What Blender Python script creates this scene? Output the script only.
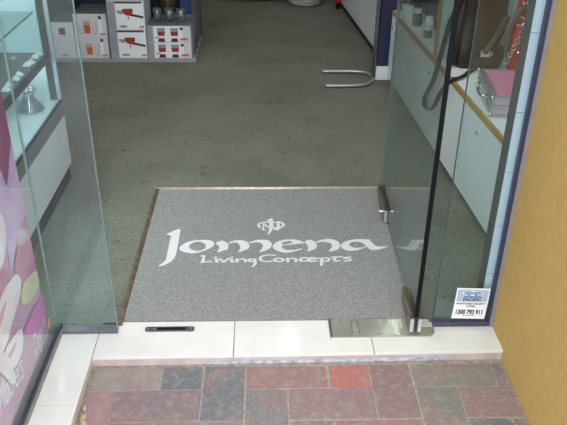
import bpy, bmesh, math, random
from mathutils import Vector, Matrix
for o in list(bpy.data.objects): bpy.data.objects.remove(o)
SC = bpy.context.scene
COL = SC.collection
# ---------------------------------------------------------------- camera
YAW, PITCH, ROLL, FPX = 0.0325038, 0.517274, 0.0108535, 700.83
fw = Vector((math.sin(YAW)*math.cos(PITCH), math.cos(YAW)*math.cos(PITCH), -math.sin(PITCH)))
rt = Vector((math.cos(YAW), -math.sin(YAW), 0)); up = rt.cross(fw)
r2 = rt*math.cos(ROLL)+up*math.sin(ROLL); u2 = -rt*math.sin(ROLL)+up*math.cos(ROLL)
cd = bpy.data.cameras.new('camera'); cam = bpy.data.objects.new('camera', cd); COL.objects.link(cam)
cd.sensor_fit = 'HORIZONTAL'; cd.sensor_width = 36; cd.lens = FPX/567*36; cd.clip_start = 0.02
m3 = Matrix((r2, u2, -fw)).transposed()
cam.matrix_world = Matrix.Translation((0, 0, 1.3)) @ m3.to_4x4()
SC.camera = cam
# ---------------------------------------------------------------- world: bright overcast sky
w = bpy.data.worlds.new('overcast_sky'); SC.world = w; w.use_nodes = True
nt = w.node_tree; bg = nt.nodes['Background']
tc = nt.nodes.new('ShaderNodeTexCoord'); nz = nt.nodes.new('ShaderNodeTexNoise'); nz.inputs['Scale'].default_value = 2.0
cr = nt.nodes.new('ShaderNodeValToRGB')
cr.color_ramp.elements[0].position = 0.35; cr.color_ramp.elements[0].color = (0.80, 0.88, 1.0, 1)
cr.color_ramp.elements[1].position = 0.70; cr.color_ramp.elements[1].color = (1.0, 1.0, 1.0, 1)
nt.links.new(tc.outputs['Generated'], nz.inputs['Vector']); nt.links.new(nz.outputs['Fac'], cr.inputs['Fac'])
nt.links.new(cr.outputs['Color'], bg.inputs['Color']); bg.inputs['Strength'].default_value = 3.8
# ---------------------------------------------------------------- shop lighting: fluorescent panels in the ceiling
def area(name, loc, sx, sy, power, color=(1, 0.98, 0.93)):
    l = bpy.data.lights.new(name, 'AREA'); l.shape = 'RECTANGLE'; l.size = sx; l.size_y = sy; l.energy = power; l.color = color
    o = bpy.data.objects.new(name, l); COL.objects.link(o); o.location = loc
    return o
LIGHTS = [(-0.75, 2.0, 11), (0.75, 2.10, 9), (-0.9, 3.8, 1.2), (0.5, 5.9, 0.3)]
for i, (x, y, e) in enumerate(LIGHTS): area('fluorescent_light', (x, y, 2.655), 1.1, 0.25, e)
SC.view_settings.view_transform = 'Standard'; SC.view_settings.look = 'None'
SC.view_settings.gamma = 1.0; SC.view_settings.use_curve_mapping = False
SC.view_settings.exposure = -0.10

# ---------------------------------------------------------------- materials
def srgb(r, g, b):
    f = lambda c: (c/255/12.92) if c/255 <= 0.04045 else ((c/255+0.055)/1.055)**2.4
    return (f(r), f(g), f(b), 1)
MATS = {}
def mat(name, col, rough=0.6, metal=0.0, noise=0.0, nscale=30, col2=None, bump=0.0, bscale=200, spec=0.5, coat=0.0, detail=4, lo=0.35, hi=0.65):
    if name in MATS: return MATS[name]
    m = bpy.data.materials.new(name); m.use_nodes = True; n = m.node_tree.nodes; L = m.node_tree.links
    b = n['Principled BSDF']; b.inputs['Roughness'].default_value = rough; b.inputs['Metallic'].default_value = metal
    b.inputs['Specular IOR Level'].default_value = spec; b.inputs['Coat Weight'].default_value = coat
    c = srgb(*col); b.inputs['Base Color'].default_value = c
    t = n.new('ShaderNodeTexCoord')
    z = n.new('ShaderNodeTexNoise'); z.inputs['Scale'].default_value = nscale; z.inputs['Detail'].default_value = detail
    L.new(t.outputs['Object'], z.inputs['Vector'])
    r = n.new('ShaderNodeValToRGB')
    c2 = srgb(*col2) if col2 else tuple(max(0, v*(1-noise)) for v in c[:3])+(1,)
    r.color_ramp.elements[0].position = lo; r.color_ramp.elements[0].color = c2
    r.color_ramp.elements[1].position = hi; r.color_ramp.elements[1].color = c
    L.new(z.outputs['Fac'], r.inputs['Fac']); L.new(r.outputs['Color'], b.inputs['Base Color'])
    if bump:
        z2 = n.new('ShaderNodeTexNoise'); z2.inputs['Scale'].default_value = bscale; z2.inputs['Detail'].default_value = 3
        L.new(t.outputs['Object'], z2.inputs['Vector'])
        bp = n.new('ShaderNodeBump'); bp.inputs['Strength'].default_value = bump; bp.inputs['Distance'].default_value = 0.004
        L.new(z2.outputs['Fac'], bp.inputs['Height']); L.new(bp.outputs['Normal'], b.inputs['Normal'])
    MATS[name] = m; return m
def glass(name, tint, refl=1.0, rough=0.0, dust_glare=(.02,.06)):
    m = bpy.data.materials.new(name); m.use_nodes = True; n = m.node_tree.nodes; L = m.node_tree.links
    n.remove(n['Principled BSDF']); out = n['Material Output']
    t = n.new('ShaderNodeBsdfTransparent'); t.inputs['Color'].default_value = tint
    g = n.new('ShaderNodeBsdfGlossy'); g.inputs['Roughness'].default_value = rough
    ge = n.new('ShaderNodeNewGeometry'); dt = n.new('ShaderNodeVectorMath'); dt.operation = 'DOT_PRODUCT'      # Schlick's Fresnel for a thin pane
    L.new(ge.outputs['Normal'], dt.inputs[0]); L.new(ge.outputs['Incoming'], dt.inputs[1])
    ab = n.new('ShaderNodeMath'); ab.operation = 'ABSOLUTE'; L.new(dt.outputs['Value'], ab.inputs[0])
    om = n.new('ShaderNodeMath'); om.operation = 'SUBTRACT'; om.inputs[0].default_value = 1.0; L.new(ab.outputs[0], om.inputs[1])
    pw = n.new('ShaderNodeMath'); pw.operation = 'POWER'; pw.inputs[1].default_value = 5.0; L.new(om.outputs[0], pw.inputs[0])
    f = n.new('ShaderNodeMath'); f.operation = 'MULTIPLY_ADD'; f.inputs[1].default_value = 0.957; f.inputs[2].default_value = 0.043; L.new(pw.outputs[0], f.inputs[0])
    z = n.new('ShaderNodeTexNoise'); z.inputs['Scale'].default_value = 6
    mu = n.new('ShaderNodeMath'); mu.operation = 'MULTIPLY'; mu.inputs[1].default_value = refl
    L.new(f.outputs[0], mu.inputs[0])
    x = n.new('ShaderNodeMixShader'); L.new(mu.outputs[0], x.inputs['Fac']); L.new(t.outputs[0], x.inputs[1]); L.new(g.outputs[0], x.inputs[2])
    d = n.new('ShaderNodeBsdfDiffuse'); d.inputs['Color'].default_value = (0.66, 0.84, 0.88, 1)       # film of smears, tinted blue to imitate sky glare on the glass
    rr = n.new('ShaderNodeMapRange'); rr.inputs['From Min'].default_value = 0.3; rr.inputs['From Max'].default_value = 0.8
    rr.inputs['To Min'].default_value = dust_glare[0]; rr.inputs['To Max'].default_value = dust_glare[1]
    tc = n.new('ShaderNodeTexCoord'); L.new(tc.outputs['Object'], z.inputs['Vector']); L.new(z.outputs['Fac'], rr.inputs['Value'])
    x2 = n.new('ShaderNodeMixShader'); L.new(rr.outputs[0], x2.inputs['Fac']); L.new(x.outputs[0], x2.inputs[1]); L.new(d.outputs[0], x2.inputs[2])
    L.new(x2.outputs[0], out.inputs['Surface']); MATS[name] = m; return m
def emit(name, col, s):
    m = bpy.data.materials.new(name); m.use_nodes = True; b = m.node_tree.nodes['Principled BSDF']
    b.inputs['Base Color'].default_value = (0.8, 0.8, 0.8, 1); b.inputs['Emission Color'].default_value = col; b.inputs['Emission Strength'].default_value = s
    MATS[name] = m; return m
def speckled(name, base, dark, light, scale, bump):
    m = bpy.data.materials.new(name); m.use_nodes = True; n = m.node_tree.nodes; L = m.node_tree.links; b = n['Principled BSDF']
    b.inputs['Roughness'].default_value = 0.95; b.inputs['Specular IOR Level'].default_value = 0.15
    t = n.new('ShaderNodeTexCoord'); v = n.new('ShaderNodeTexVoronoi'); v.inputs['Scale'].default_value = scale
    L.new(t.outputs['Object'], v.inputs['Vector'])
    s = n.new('ShaderNodeSeparateColor'); L.new(v.outputs['Color'], s.inputs['Color'])
    r = n.new('ShaderNodeValToRGB'); e = r.color_ramp.elements
    e[0].position = 0.0; e[0].color = srgb(*dark); e[1].position = 1.0; e[1].color = srgb(*light)
    k = r.color_ramp.elements.new(0.5); k.color = srgb(*base)
    L.new(s.outputs[0], r.inputs['Fac']); L.new(r.outputs['Color'], b.inputs['Base Color'])
    bp = n.new('ShaderNodeBump'); bp.inputs['Strength'].default_value = bump; bp.inputs['Distance'].default_value = 0.003
    L.new(v.outputs['Distance'], bp.inputs['Height']); L.new(bp.outputs['Normal'], b.inputs['Normal'])
    MATS[name] = m; return m
def carpet_material():
    m = bpy.data.materials.new('grey_carpet'); m.use_nodes = True; n = m.node_tree.nodes; L = m.node_tree.links; b = n['Principled BSDF']
    b.inputs['Roughness'].default_value = 0.98; b.inputs['Specular IOR Level'].default_value = 0.1
    t = n.new('ShaderNodeTexCoord'); prev = None
    base = srgb(124, 127, 117)
    for (sc, det, lo, hi, col, k) in ((3.0, 4, .40, .65, (104, 105, 93), .7), (13, 8, .52, .72, (92, 92, 82), .3), (30, 3, .63, .72, (70, 68, 60), .65), (95, 4, .50, .68, (84, 84, 76), .6), (330, 2, .45, .65, (86, 86, 80), .55), (300, 2, .60, .72, (172, 172, 162), .45)):
        z = n.new('ShaderNodeTexNoise'); z.inputs['Scale'].default_value = sc; z.inputs['Detail'].default_value = det
        ad = n.new('ShaderNodeVectorMath'); ad.inputs[1].default_value = (sc*1.7, sc*.3, 2.0); L.new(t.outputs['Object'], ad.inputs[0]); L.new(ad.outputs[0], z.inputs['Vector'])
        r = n.new('ShaderNodeMapRange'); r.inputs['From Min'].default_value = lo; r.inputs['From Max'].default_value = hi; r.inputs['To Max'].default_value = k
        L.new(z.outputs['Fac'], r.inputs['Value'])
        x = n.new('ShaderNodeMix'); x.data_type = 'RGBA'; x.inputs['A'].default_value = base; x.inputs['B'].default_value = srgb(*col)
        if prev: L.new(prev.outputs['Result'], x.inputs['A'])
        L.new(r.outputs[0], x.inputs['Factor']); prev = x
    L.new(prev.outputs['Result'], b.inputs['Base Color'])
    z = n.new('ShaderNodeTexNoise'); z.inputs['Scale'].default_value = 400; L.new(t.outputs['Object'], z.inputs['Vector'])
    bp = n.new('ShaderNodeBump'); bp.inputs['Strength'].default_value = 0.5; bp.inputs['Distance'].default_value = 0.004
    L.new(z.outputs['Fac'], bp.inputs['Height']); L.new(bp.outputs['Normal'], b.inputs['Normal'])
    return m
def paver_material():
    m = bpy.data.materials.new('clay_paver'); m.use_nodes = True; n = m.node_tree.nodes; L = m.node_tree.links; b = n['Principled BSDF']
    b.inputs['Roughness'].default_value = 0.85
    oi = n.new('ShaderNodeObjectInfo'); t = n.new('ShaderNodeTexCoord')
    mul = n.new('ShaderNodeMath'); mul.operation = 'MULTIPLY'; mul.inputs[1].default_value = 37.0; L.new(oi.outputs['Random'], mul.inputs[0])
    add = n.new('ShaderNodeVectorMath'); L.new(t.outputs['Object'], add.inputs[0]); L.new(mul.outputs[0], add.inputs[1])
    z = n.new('ShaderNodeTexNoise'); z.inputs['Scale'].default_value = 9; z.inputs['Detail'].default_value = 3; L.new(add.outputs[0], z.inputs['Vector'])
    r = n.new('ShaderNodeValToRGB'); r.color_ramp.elements[0].position = 0.50; r.color_ramp.elements[1].position = 0.66
    L.new(z.outputs['Fac'], r.inputs['Fac'])
    mx = n.new('ShaderNodeMix'); mx.data_type = 'RGBA'; mx.inputs['B'].default_value = srgb(140, 106, 104)
    mf = n.new('ShaderNodeMath'); mf.operation = 'MULTIPLY'; mf.inputs[1].default_value = 0.55; L.new(r.outputs['Color'], mf.inputs[0])
    L.new(mf.outputs[0], mx.inputs['Factor']); L.new(oi.outputs['Color'], mx.inputs['A'])
    z3 = n.new('ShaderNodeTexNoise'); z3.inputs['Scale'].default_value = 45; z3.inputs['Detail'].default_value = 6; L.new(add.outputs[0], z3.inputs['Vector'])
    r3 = n.new('ShaderNodeValToRGB'); r3.color_ramp.elements[0].position = 0.48; r3.color_ramp.elements[1].position = 0.75
    L.new(z3.outputs['Fac'], r3.inputs['Fac'])
    mx3 = n.new('ShaderNodeMix'); mx3.data_type = 'RGBA'; mx3.inputs['B'].default_value = srgb(148, 142, 134)
    mf3 = n.new('ShaderNodeMath'); mf3.operation = 'MULTIPLY'; mf3.inputs[1].default_value = 0.6; L.new(r3.outputs['Color'], mf3.inputs[0])
    L.new(mf3.outputs[0], mx3.inputs['Factor']); L.new(mx.outputs['Result'], mx3.inputs['A'])
    z2 = n.new('ShaderNodeTexNoise'); z2.inputs['Scale'].default_value = 260; z2.inputs['Detail'].default_value = 2; L.new(add.outputs[0], z2.inputs['Vector'])
    r2_ = n.new('ShaderNodeValToRGB'); r2_.color_ramp.elements[0].position = 0.62; r2_.color_ramp.elements[1].position = 0.70
    L.new(z2.outputs['Fac'], r2_.inputs['Fac'])
    mx2 = n.new('ShaderNodeMix'); mx2.data_type = 'RGBA'; mx2.inputs['B'].default_value = srgb(205, 198, 190)
    mf2 = n.new('ShaderNodeMath'); mf2.operation = 'MULTIPLY'; mf2.inputs[1].default_value = 0.4; L.new(r2_.outputs['Color'], mf2.inputs[0])
    L.new(mf2.outputs[0], mx2.inputs['Factor']); L.new(mx3.outputs['Result'], mx2.inputs['A'])
    L.new(mx2.outputs['Result'], b.inputs['Base Color'])
    bp = n.new('ShaderNodeBump'); bp.inputs['Strength'].default_value = 0.5; bp.inputs['Distance'].default_value = 0.002
    L.new(z2.outputs['Fac'], bp.inputs['Height']); L.new(bp.outputs['Normal'], b.inputs['Normal'])
    MATS['clay_paver'] = m; return m
# ---------------------------------------------------------------- mesh helpers
def tag(o, label=None, cat=None, group=None, kind=None):
    if label: o['label'] = label
    if cat: o['category'] = cat
    if group: o['group'] = group
    if kind: o['kind'] = kind
    return o
def empty(name, loc=(0, 0, 0), rz=0):
    o = bpy.data.objects.new(name, None); COL.objects.link(o); o.location = loc; o.rotation_euler = (0, 0, rz); o.empty_display_size = 0.05
    return o
class MB:
    def __init__(s): s.v = []; s.f = []; s.mi = []
    def add(s, vs, fs, mi=0):
        k = len(s.v); s.v += [tuple(v) for v in vs]; s.f += [tuple(i+k for i in f) for f in fs]; s.mi += [mi]*len(fs); return s
    def box(s, x0, x1, y0, y1, z0, z1, mi=0):
        return s.add([(x0,y0,z0),(x1,y0,z0),(x1,y1,z0),(x0,y1,z0),(x0,y0,z1),(x1,y0,z1),(x1,y1,z1),(x0,y1,z1)],
                     [(3,2,1,0),(4,5,6,7),(0,1,5,4),(1,2,6,5),(2,3,7,6),(3,0,4,7)], mi)
    def prism(s, pts, z0, z1, mi=0):
        n = len(pts); return s.add([(x,y,z0) for x,y in pts]+[(x,y,z1) for x,y in pts],
            [tuple(range(n-1,-1,-1)), tuple(range(n,2*n))]+[(i,(i+1)%n,n+(i+1)%n,n+i) for i in range(n)], mi)
    def extr(s, pts, axis, a, b, mi=0):
        # polygon in the two other axes, extruded along axis
        def P(u, v, w): return {'x': (w,u,v), 'y': (u,w,v), 'z': (u,v,w)}[axis]
        n = len(pts); return s.add([P(u,v,a) for u,v in pts]+[P(u,v,b) for u,v in pts],
            [tuple(range(n-1,-1,-1)), tuple(range(n,2*n))]+[(i,(i+1)%n,n+(i+1)%n,n+i) for i in range(n)], mi)
    def lathe(s, prof, seg=24, c=(0,0,0), mi=0, ruff=None):
        vs = []; n = len(prof)
        for i,(r,z) in enumerate(prof):
            for k in range(seg):
                a = 2*math.pi*k/seg; rr = r*(1+(ruff(i,a) if ruff else 0)); vs.append((c[0]+rr*math.cos(a), c[1]+rr*math.sin(a), c[2]+z))
        fs = [(i*seg+k, i*seg+(k+1)%seg, (i+1)*seg+(k+1)%seg, (i+1)*seg+k) for i in range(n-1) for k in range(seg)]
        if prof[0][0] > 1e-6: fs.append(tuple(range(seg-1,-1,-1)))
        return s.add(vs, fs, mi)
    def tube(s, path, r, seg=8, mi=0, closed=False, flat=1.0, upv=None):
        P = [Vector(p) for p in path]; n = len(P); vs = []; rr = r if isinstance(r,(list,tuple)) else [r]*n
        ref = Vector(upv) if upv else None
        for i in range(n):
            t = (P[(i+1)%n]-P[i-1]) if closed else (P[min(i+1,n-1)]-P[max(i-1,0)])
            t.normalize(); h = ref if ref else (Vector((0,0,1)) if abs(t.z) < 0.9 else Vector((1,0,0)))
            a = t.cross(h).normalized(); b = a.cross(t).normalized()
            for k in range(seg):
                q = 2*math.pi*(k+0.5)/seg; vs.append(P[i]+a*math.cos(q)*rr[i]+b*math.sin(q)*rr[i]*flat)
        m = n if closed else n-1
        fs = [(i*seg+k, i*seg+(k+1)%seg, ((i+1)%n)*seg+(k+1)%seg, ((i+1)%n)*seg+k) for i in range(m) for k in range(seg)]
        if not closed: fs += [tuple(range(seg-1,-1,-1)), tuple((n-1)*seg+k for k in range(seg))]
        return s.add(vs, fs, mi)
    def torus(s, c, R, r, n=20, seg=6, axis='z', mi=0, sq=1.0):
        def P(a):
            u, v = R*math.cos(a), R*math.sin(a)*sq
            return {'z': (c[0]+u,c[1]+v,c[2]), 'x': (c[0],c[1]+u,c[2]+v), 'y': (c[0]+u,c[1],c[2]+v)}[axis]
        ref = {'z': (0,0,1), 'x': (1,0,0), 'y': (0,1,0)}[axis]
        return s.tube([P(2*math.pi*k/n) for k in range(n)], r, seg, mi, True, upv=ref)
    def split(s, name, m, parent=None, bevel=0, smooth=False):
        # one object for each separate piece
        par = list(range(len(s.v)))
        def find(a):
            while par[a] != a: par[a] = par[par[a]]; a = par[a]
            return a
        for f in s.f:
            for i in f[1:]: par[find(i)] = find(f[0])
        groups = {}
        for f in s.f: groups.setdefault(find(f[0]), []).append(f)
        out = []
        for fs in groups.values():
            ids = sorted({i for f in fs for i in f}); ix = {v: k for k, v in enumerate(ids)}
            out.append(MB().add([s.v[i] for i in ids], [tuple(ix[i] for i in f) for f in fs]).build(name, m, parent, bevel, smooth))
        return out
    def build(s, name, mats, parent=None, bevel=0, smooth=False, seg=2):
        me = bpy.data.meshes.new(name); me.from_pydata(s.v, [], s.f)
        for m in (mats if isinstance(mats, list) else [mats]): me.materials.append(m)
        for p, i in zip(me.polygons, s.mi): p.material_index = i
        if smooth: me.shade_smooth()
        bm = bmesh.new(); bm.from_mesh(me); bmesh.ops.recalc_face_normals(bm, faces=bm.faces)
        if bevel: bmesh.ops.bevel(bm, geom=list(bm.edges), offset=bevel, segments=seg, affect='EDGES', profile=0.7, clamp_overlap=True)
        bm.to_mesh(me); bm.free()
        if smooth: me.shade_smooth()
        o = bpy.data.objects.new(name, me); COL.objects.link(o)
        if parent: o.parent = parent
        return o
def struct(o): o['kind'] = 'structure'; return o
def smoothed(pts, n=4):
    out = []; N = len(pts)
    for i in range(N):
        p0, p1, p2, p3 = (Vector(pts[(i+k-1) % N]) for k in range(4))
        for j in range(n):
            t = j/n; out.append(0.5*((2*p1)+(p2-p0)*t+(2*p0-5*p1+4*p2-p3)*t*t+(3*p1-p0-3*p2+p3)*t**3))
    return out
def catmull(pts, n=6):
    P = [Vector(p) for p in pts]; P = [2*P[0]-P[1]]+P+[2*P[-1]-P[-2]]; out = []
    for i in range(1, len(P)-2):
        for j in range(n):
            t = j/n; a, b, c, d = P[i-1:i+3]
            out.append(0.5*((2*b)+(c-a)*t+(2*a-5*b+4*c-d)*t*t+(3*b-a-3*c+d)*t**3))
    return out+[P[-2]]
def curve_mesh(contours, extrude=0.0):
    cu = bpy.data.curves.new('outline', 'CURVE'); cu.dimensions = '2D'; cu.fill_mode = 'BOTH'; cu.extrude = extrude
    for c in contours:
        sp = cu.splines.new('POLY'); sp.points.add(len(c)-1); sp.use_cyclic_u = True
        for p, q in zip(sp.points, c): p.co = (q[0], q[1], 0, 1)
    return _tomesh(cu)
def _tomesh(cu):
    o = bpy.data.objects.new('tmp', cu); COL.objects.link(o); bpy.context.view_layer.update()
    me = bpy.data.meshes.new_from_object(o.evaluated_get(bpy.context.evaluated_depsgraph_get()))
    bpy.data.objects.remove(o); return me
def text_mesh(txt, size, align='CENTER', shear=0.0, off=0.0, sx=1.0):
    cu = bpy.data.curves.new('txt', 'FONT'); cu.body = txt; cu.size = size; cu.align_x = align; cu.shear = shear; cu.offset = off; cu.resolution_u = 3
    me = _tomesh(cu)
    if sx != 1.0: me.transform(Matrix.Diagonal((sx, 1, 1, 1)))
    return me
def place_mesh(name, me, m, parent, mtx):
    me.transform(mtx); me.name = name; me.materials.clear(); me.materials.append(m)
    o = bpy.data.objects.new(name, me); COL.objects.link(o)
    if parent: o.parent = parent
    return o
def FRONT(x, y, z): # xy drawing -> world XZ plane facing -Y
    return Matrix.Translation((x, y, z)) @ Matrix.Rotation(math.pi/2, 4, 'X')
def SIDE(x, y, z):  # xy drawing -> YZ plane facing +X (drawing x runs along +Y)
    return Matrix(((0,0,1,x),(1,0,0,y),(0,1,0,z),(0,0,0,1)))
LETTERS = {
 'J': [[(0.0739, 0.4885), (0.0831, 0.4963), (0.1, 0.5136), (0.1151, 0.5207), (0.1196, 0.5134), (0.12, 0.4938), (0.1206, 0.4407), (0.1208, 0.3963), (0.1199, 0.3532), (0.1149, 0.3243), (0.104, 0.3054), (0.0875, 0.2887), (0.0708, 0.284), (0.07, 0.2877), (0.0808, 0.3013), (0.0896, 0.3214), (0.0904, 0.3503), (0.09, 0.3966), (0.0904, 0.448), (0.0906, 0.4726), (0.0873, 0.4784), (0.0806, 0.4792)]],
 'o': [[(0.1279, 0.3942), (0.1329, 0.4096), (0.1492, 0.43), (0.1702, 0.4415), (0.1956, 0.4453), (0.2214, 0.445), (0.2386, 0.4358), (0.2459, 0.4185), (0.2407, 0.4015), (0.2254, 0.3849), (0.2049, 0.3705), (0.1842, 0.3603), (0.1663, 0.3605), (0.1458, 0.3693), (0.133, 0.3794)], [(0.1597, 0.4059), (0.1647, 0.4195), (0.1783, 0.4317), (0.1947, 0.4329), (0.2081, 0.4258), (0.2164, 0.412), (0.2175, 0.3951), (0.2076, 0.3818), (0.1937, 0.3753), (0.1791, 0.3788), (0.1656, 0.389)]],
 'm': [[(0.2504, 0.4242), (0.2586, 0.4344), (0.2712, 0.4398), (0.2826, 0.4328), (0.2924, 0.4189), (0.295, 0.3998), (0.2921, 0.383), (0.2797, 0.3765), (0.2605, 0.3655), (0.2591, 0.3721), (0.2631, 0.3834), (0.2633, 0.4002), (0.258, 0.4118)], [(0.2926, 0.423), (0.3046, 0.4353), (0.3228, 0.442), (0.3412, 0.4418), (0.3562, 0.4333), (0.3656, 0.4193), (0.3677, 0.4023), (0.3625, 0.3855), (0.3482, 0.3756), (0.3323, 0.3646), (0.3304, 0.3692), (0.3353, 0.3858), (0.3348, 0.4047), (0.3282, 0.4198), (0.3158, 0.4282), (0.296, 0.4202)], [(0.3662, 0.4276), (0.3838, 0.4385), (0.4041, 0.4445), (0.4244, 0.4429), (0.4373, 0.4337), (0.4445, 0.4184), (0.4424, 0.4013), (0.435, 0.3846), (0.4204, 0.3727), (0.4042, 0.367), (0.4031, 0.373), (0.4114, 0.3882), (0.414, 0.4051), (0.4078, 0.4202), (0.3949, 0.4286), (0.3729, 0.4234)]],
 'e': [[(0.5459, 0.3796), (0.5281, 0.3711), (0.5061, 0.3615), (0.488, 0.3604), (0.4684, 0.3685), (0.4542, 0.3807), (0.4472, 0.3976), (0.4522, 0.416), (0.4672, 0.433), (0.4859, 0.4412), (0.5091, 0.4458), (0.5312, 0.4427), (0.5493, 0.4334), (0.558, 0.4229), (0.5485, 0.4182), (0.5263, 0.4137), (0.5004, 0.4085), (0.4813, 0.4047), (0.4782, 0.3986), (0.4833, 0.385), (0.4975, 0.3762), (0.5175, 0.3779), (0.534, 0.3824), (0.5463, 0.3876)], [(0.4793, 0.4122), (0.4818, 0.4238), (0.4919, 0.4306), (0.5068, 0.4339), (0.5158, 0.429), (0.5119, 0.4207), (0.4933, 0.4141)]],
 'n': [[(0.5582, 0.4271), (0.5661, 0.4367), (0.5776, 0.4422), (0.5884, 0.4364), (0.5967, 0.4225), (0.6001, 0.4073), (0.5983, 0.3924), (0.5902, 0.3804), (0.577, 0.3718), (0.5659, 0.3673), (0.5652, 0.374), (0.5688, 0.386), (0.5689, 0.4009), (0.5648, 0.4132)], [(0.5957, 0.4245), (0.6126, 0.4382), (0.6317, 0.445), (0.6494, 0.4469), (0.6637, 0.4411), (0.6756, 0.4284), (0.6811, 0.4097), (0.6783, 0.3914), (0.669, 0.378), (0.6537, 0.3695), (0.6425, 0.3664), (0.6385, 0.3697), (0.6458, 0.383), (0.6517, 0.3964), (0.6517, 0.4101), (0.647, 0.4191), (0.6364, 0.4254), (0.6181, 0.4277), (0.5973, 0.4211)]],
 'a': [[(0.6834, 0.4029), (0.6892, 0.4165), (0.7035, 0.4302), (0.7251, 0.4404), (0.7499, 0.445), (0.7757, 0.4426), (0.7885, 0.441), (0.7906, 0.4291), (0.7975, 0.4117), (0.8068, 0.3993), (0.8244, 0.3936), (0.8456, 0.4002), (0.8428, 0.3941), (0.8264, 0.3828), (0.8051, 0.3743), (0.7885, 0.3732), (0.7784, 0.3794), (0.7711, 0.3929), (0.7532, 0.3817), (0.7338, 0.3719), (0.7116, 0.3688), (0.6942, 0.3757), (0.6846, 0.3893)], [(0.7128, 0.4128), (0.7252, 0.425), (0.7439, 0.4262), (0.7597, 0.4191), (0.7685, 0.4018), (0.7619, 0.3931), (0.7431, 0.3885), (0.7284, 0.3887), (0.7166, 0.3977)]],
 'emblem': [[(0.4289, 0.5822), (0.4466, 0.5951), (0.4515, 0.5858), (0.4497, 0.5402), (0.4473, 0.5069), (0.4377, 0.4853), (0.4282, 0.4768), (0.4294, 0.4832), (0.4348, 0.4976), (0.4363, 0.5403), (0.4366, 0.5706), (0.43, 0.5745)], [(0.4354, 0.5706), (0.4095, 0.5671), (0.396, 0.5558), (0.3923, 0.5408), (0.398, 0.5274), (0.4087, 0.5236), (0.4087, 0.5295), (0.4038, 0.5347), (0.4018, 0.5482), (0.4076, 0.558), (0.4353, 0.5615)], [(0.4133, 0.5579), (0.4183, 0.5579), (0.4182, 0.5146), (0.4228, 0.5146), (0.422, 0.5072), (0.4095, 0.5074), (0.4095, 0.5125), (0.4125, 0.5147)], [(0.4187, 0.5571), (0.4355, 0.5329), (0.4354, 0.5218), (0.4187, 0.542)], [(0.4509, 0.5674), (0.4734, 0.5732), (0.4894, 0.5609), (0.4951, 0.5442), (0.4885, 0.5308), (0.4741, 0.5191), (0.4681, 0.5052), (0.4599, 0.5083), (0.4502, 0.5194)], [(0.453, 0.559), (0.4635, 0.5611), (0.4628, 0.5252), (0.4527, 0.5327)], [(0.475, 0.5587), (0.4826, 0.5526), (0.4834, 0.5398), (0.4756, 0.531)]],
}
TAGLINE = [[(0.2054, 0.3437), (0.2153, 0.3449), (0.2145, 0.3065)], [(0.209, 0.3053), (0.2264, 0.3076), (0.2431, 0.3099)], [(0.2536, 0.334), (0.2564, 0.3346)], [(0.2536, 0.3225), (0.2596, 0.3224), (0.2594, 0.3065), (0.2644, 0.3058)], [(0.2694, 0.3248), (0.2833, 0.3056), (0.2993, 0.327)], [(0.3076, 0.3333), (0.3104, 0.3339)], [(0.3049, 0.3205), (0.3109, 0.3211), (0.3093, 0.3065), (0.3163, 0.3064)], [(0.326, 0.3235), (0.3276, 0.305)], [(0.3262, 0.3177), (0.3454, 0.3245), (0.3554, 0.3186), (0.3543, 0.3059)], [(0.3862, 0.3208), (0.372, 0.3235), (0.365, 0.3153), (0.3722, 0.307), (0.3845, 0.3106), (0.3872, 0.3214), (0.3882, 0.2929), (0.3796, 0.2787)], [(0.4539, 0.3438), (0.4307, 0.3473), (0.4093, 0.3398), (0.4029, 0.3244), (0.411, 0.3103), (0.4304, 0.3062), (0.4453, 0.3111)], [(0.4825, 0.3157), (0.4804, 0.3106), (0.4749, 0.307), (0.4674, 0.3057), (0.46, 0.3072), (0.4547, 0.311), (0.4528, 0.3161), (0.4549, 0.3212), (0.4604, 0.3248), (0.4679, 0.3261), (0.4753, 0.3247), (0.4806, 0.3208), (0.4825, 0.3157)], [(0.4952, 0.3251), (0.4967, 0.3053)], [(0.4961, 0.32), (0.5158, 0.3255), (0.5251, 0.3177), (0.5228, 0.305)], [(0.5602, 0.3275), (0.5452, 0.3264), (0.5362, 0.3163), (0.5425, 0.3066), (0.5585, 0.3083)], [(0.5652, 0.3146), (0.5857, 0.3188), (0.5907, 0.3252), (0.5774, 0.3286), (0.5656, 0.3223), (0.5649, 0.3095), (0.5759, 0.3043), (0.5938, 0.3079)], [(0.5984, 0.3232), (0.6102, 0.323), (0.6071, 0.2813)], [(0.6108, 0.3217), (0.6272, 0.3267), (0.6366, 0.3201), (0.6311, 0.3087), (0.6131, 0.3057)], [(0.6453, 0.3303), (0.6796, 0.3331)], [(0.6579, 0.3308), (0.6518, 0.3148), (0.6574, 0.3058), (0.67, 0.3082)], [(0.7077, 0.3282), (0.6916, 0.3284), (0.6857, 0.3227), (0.7047, 0.3173), (0.7056, 0.3096), (0.6856, 0.3048)]]
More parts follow.
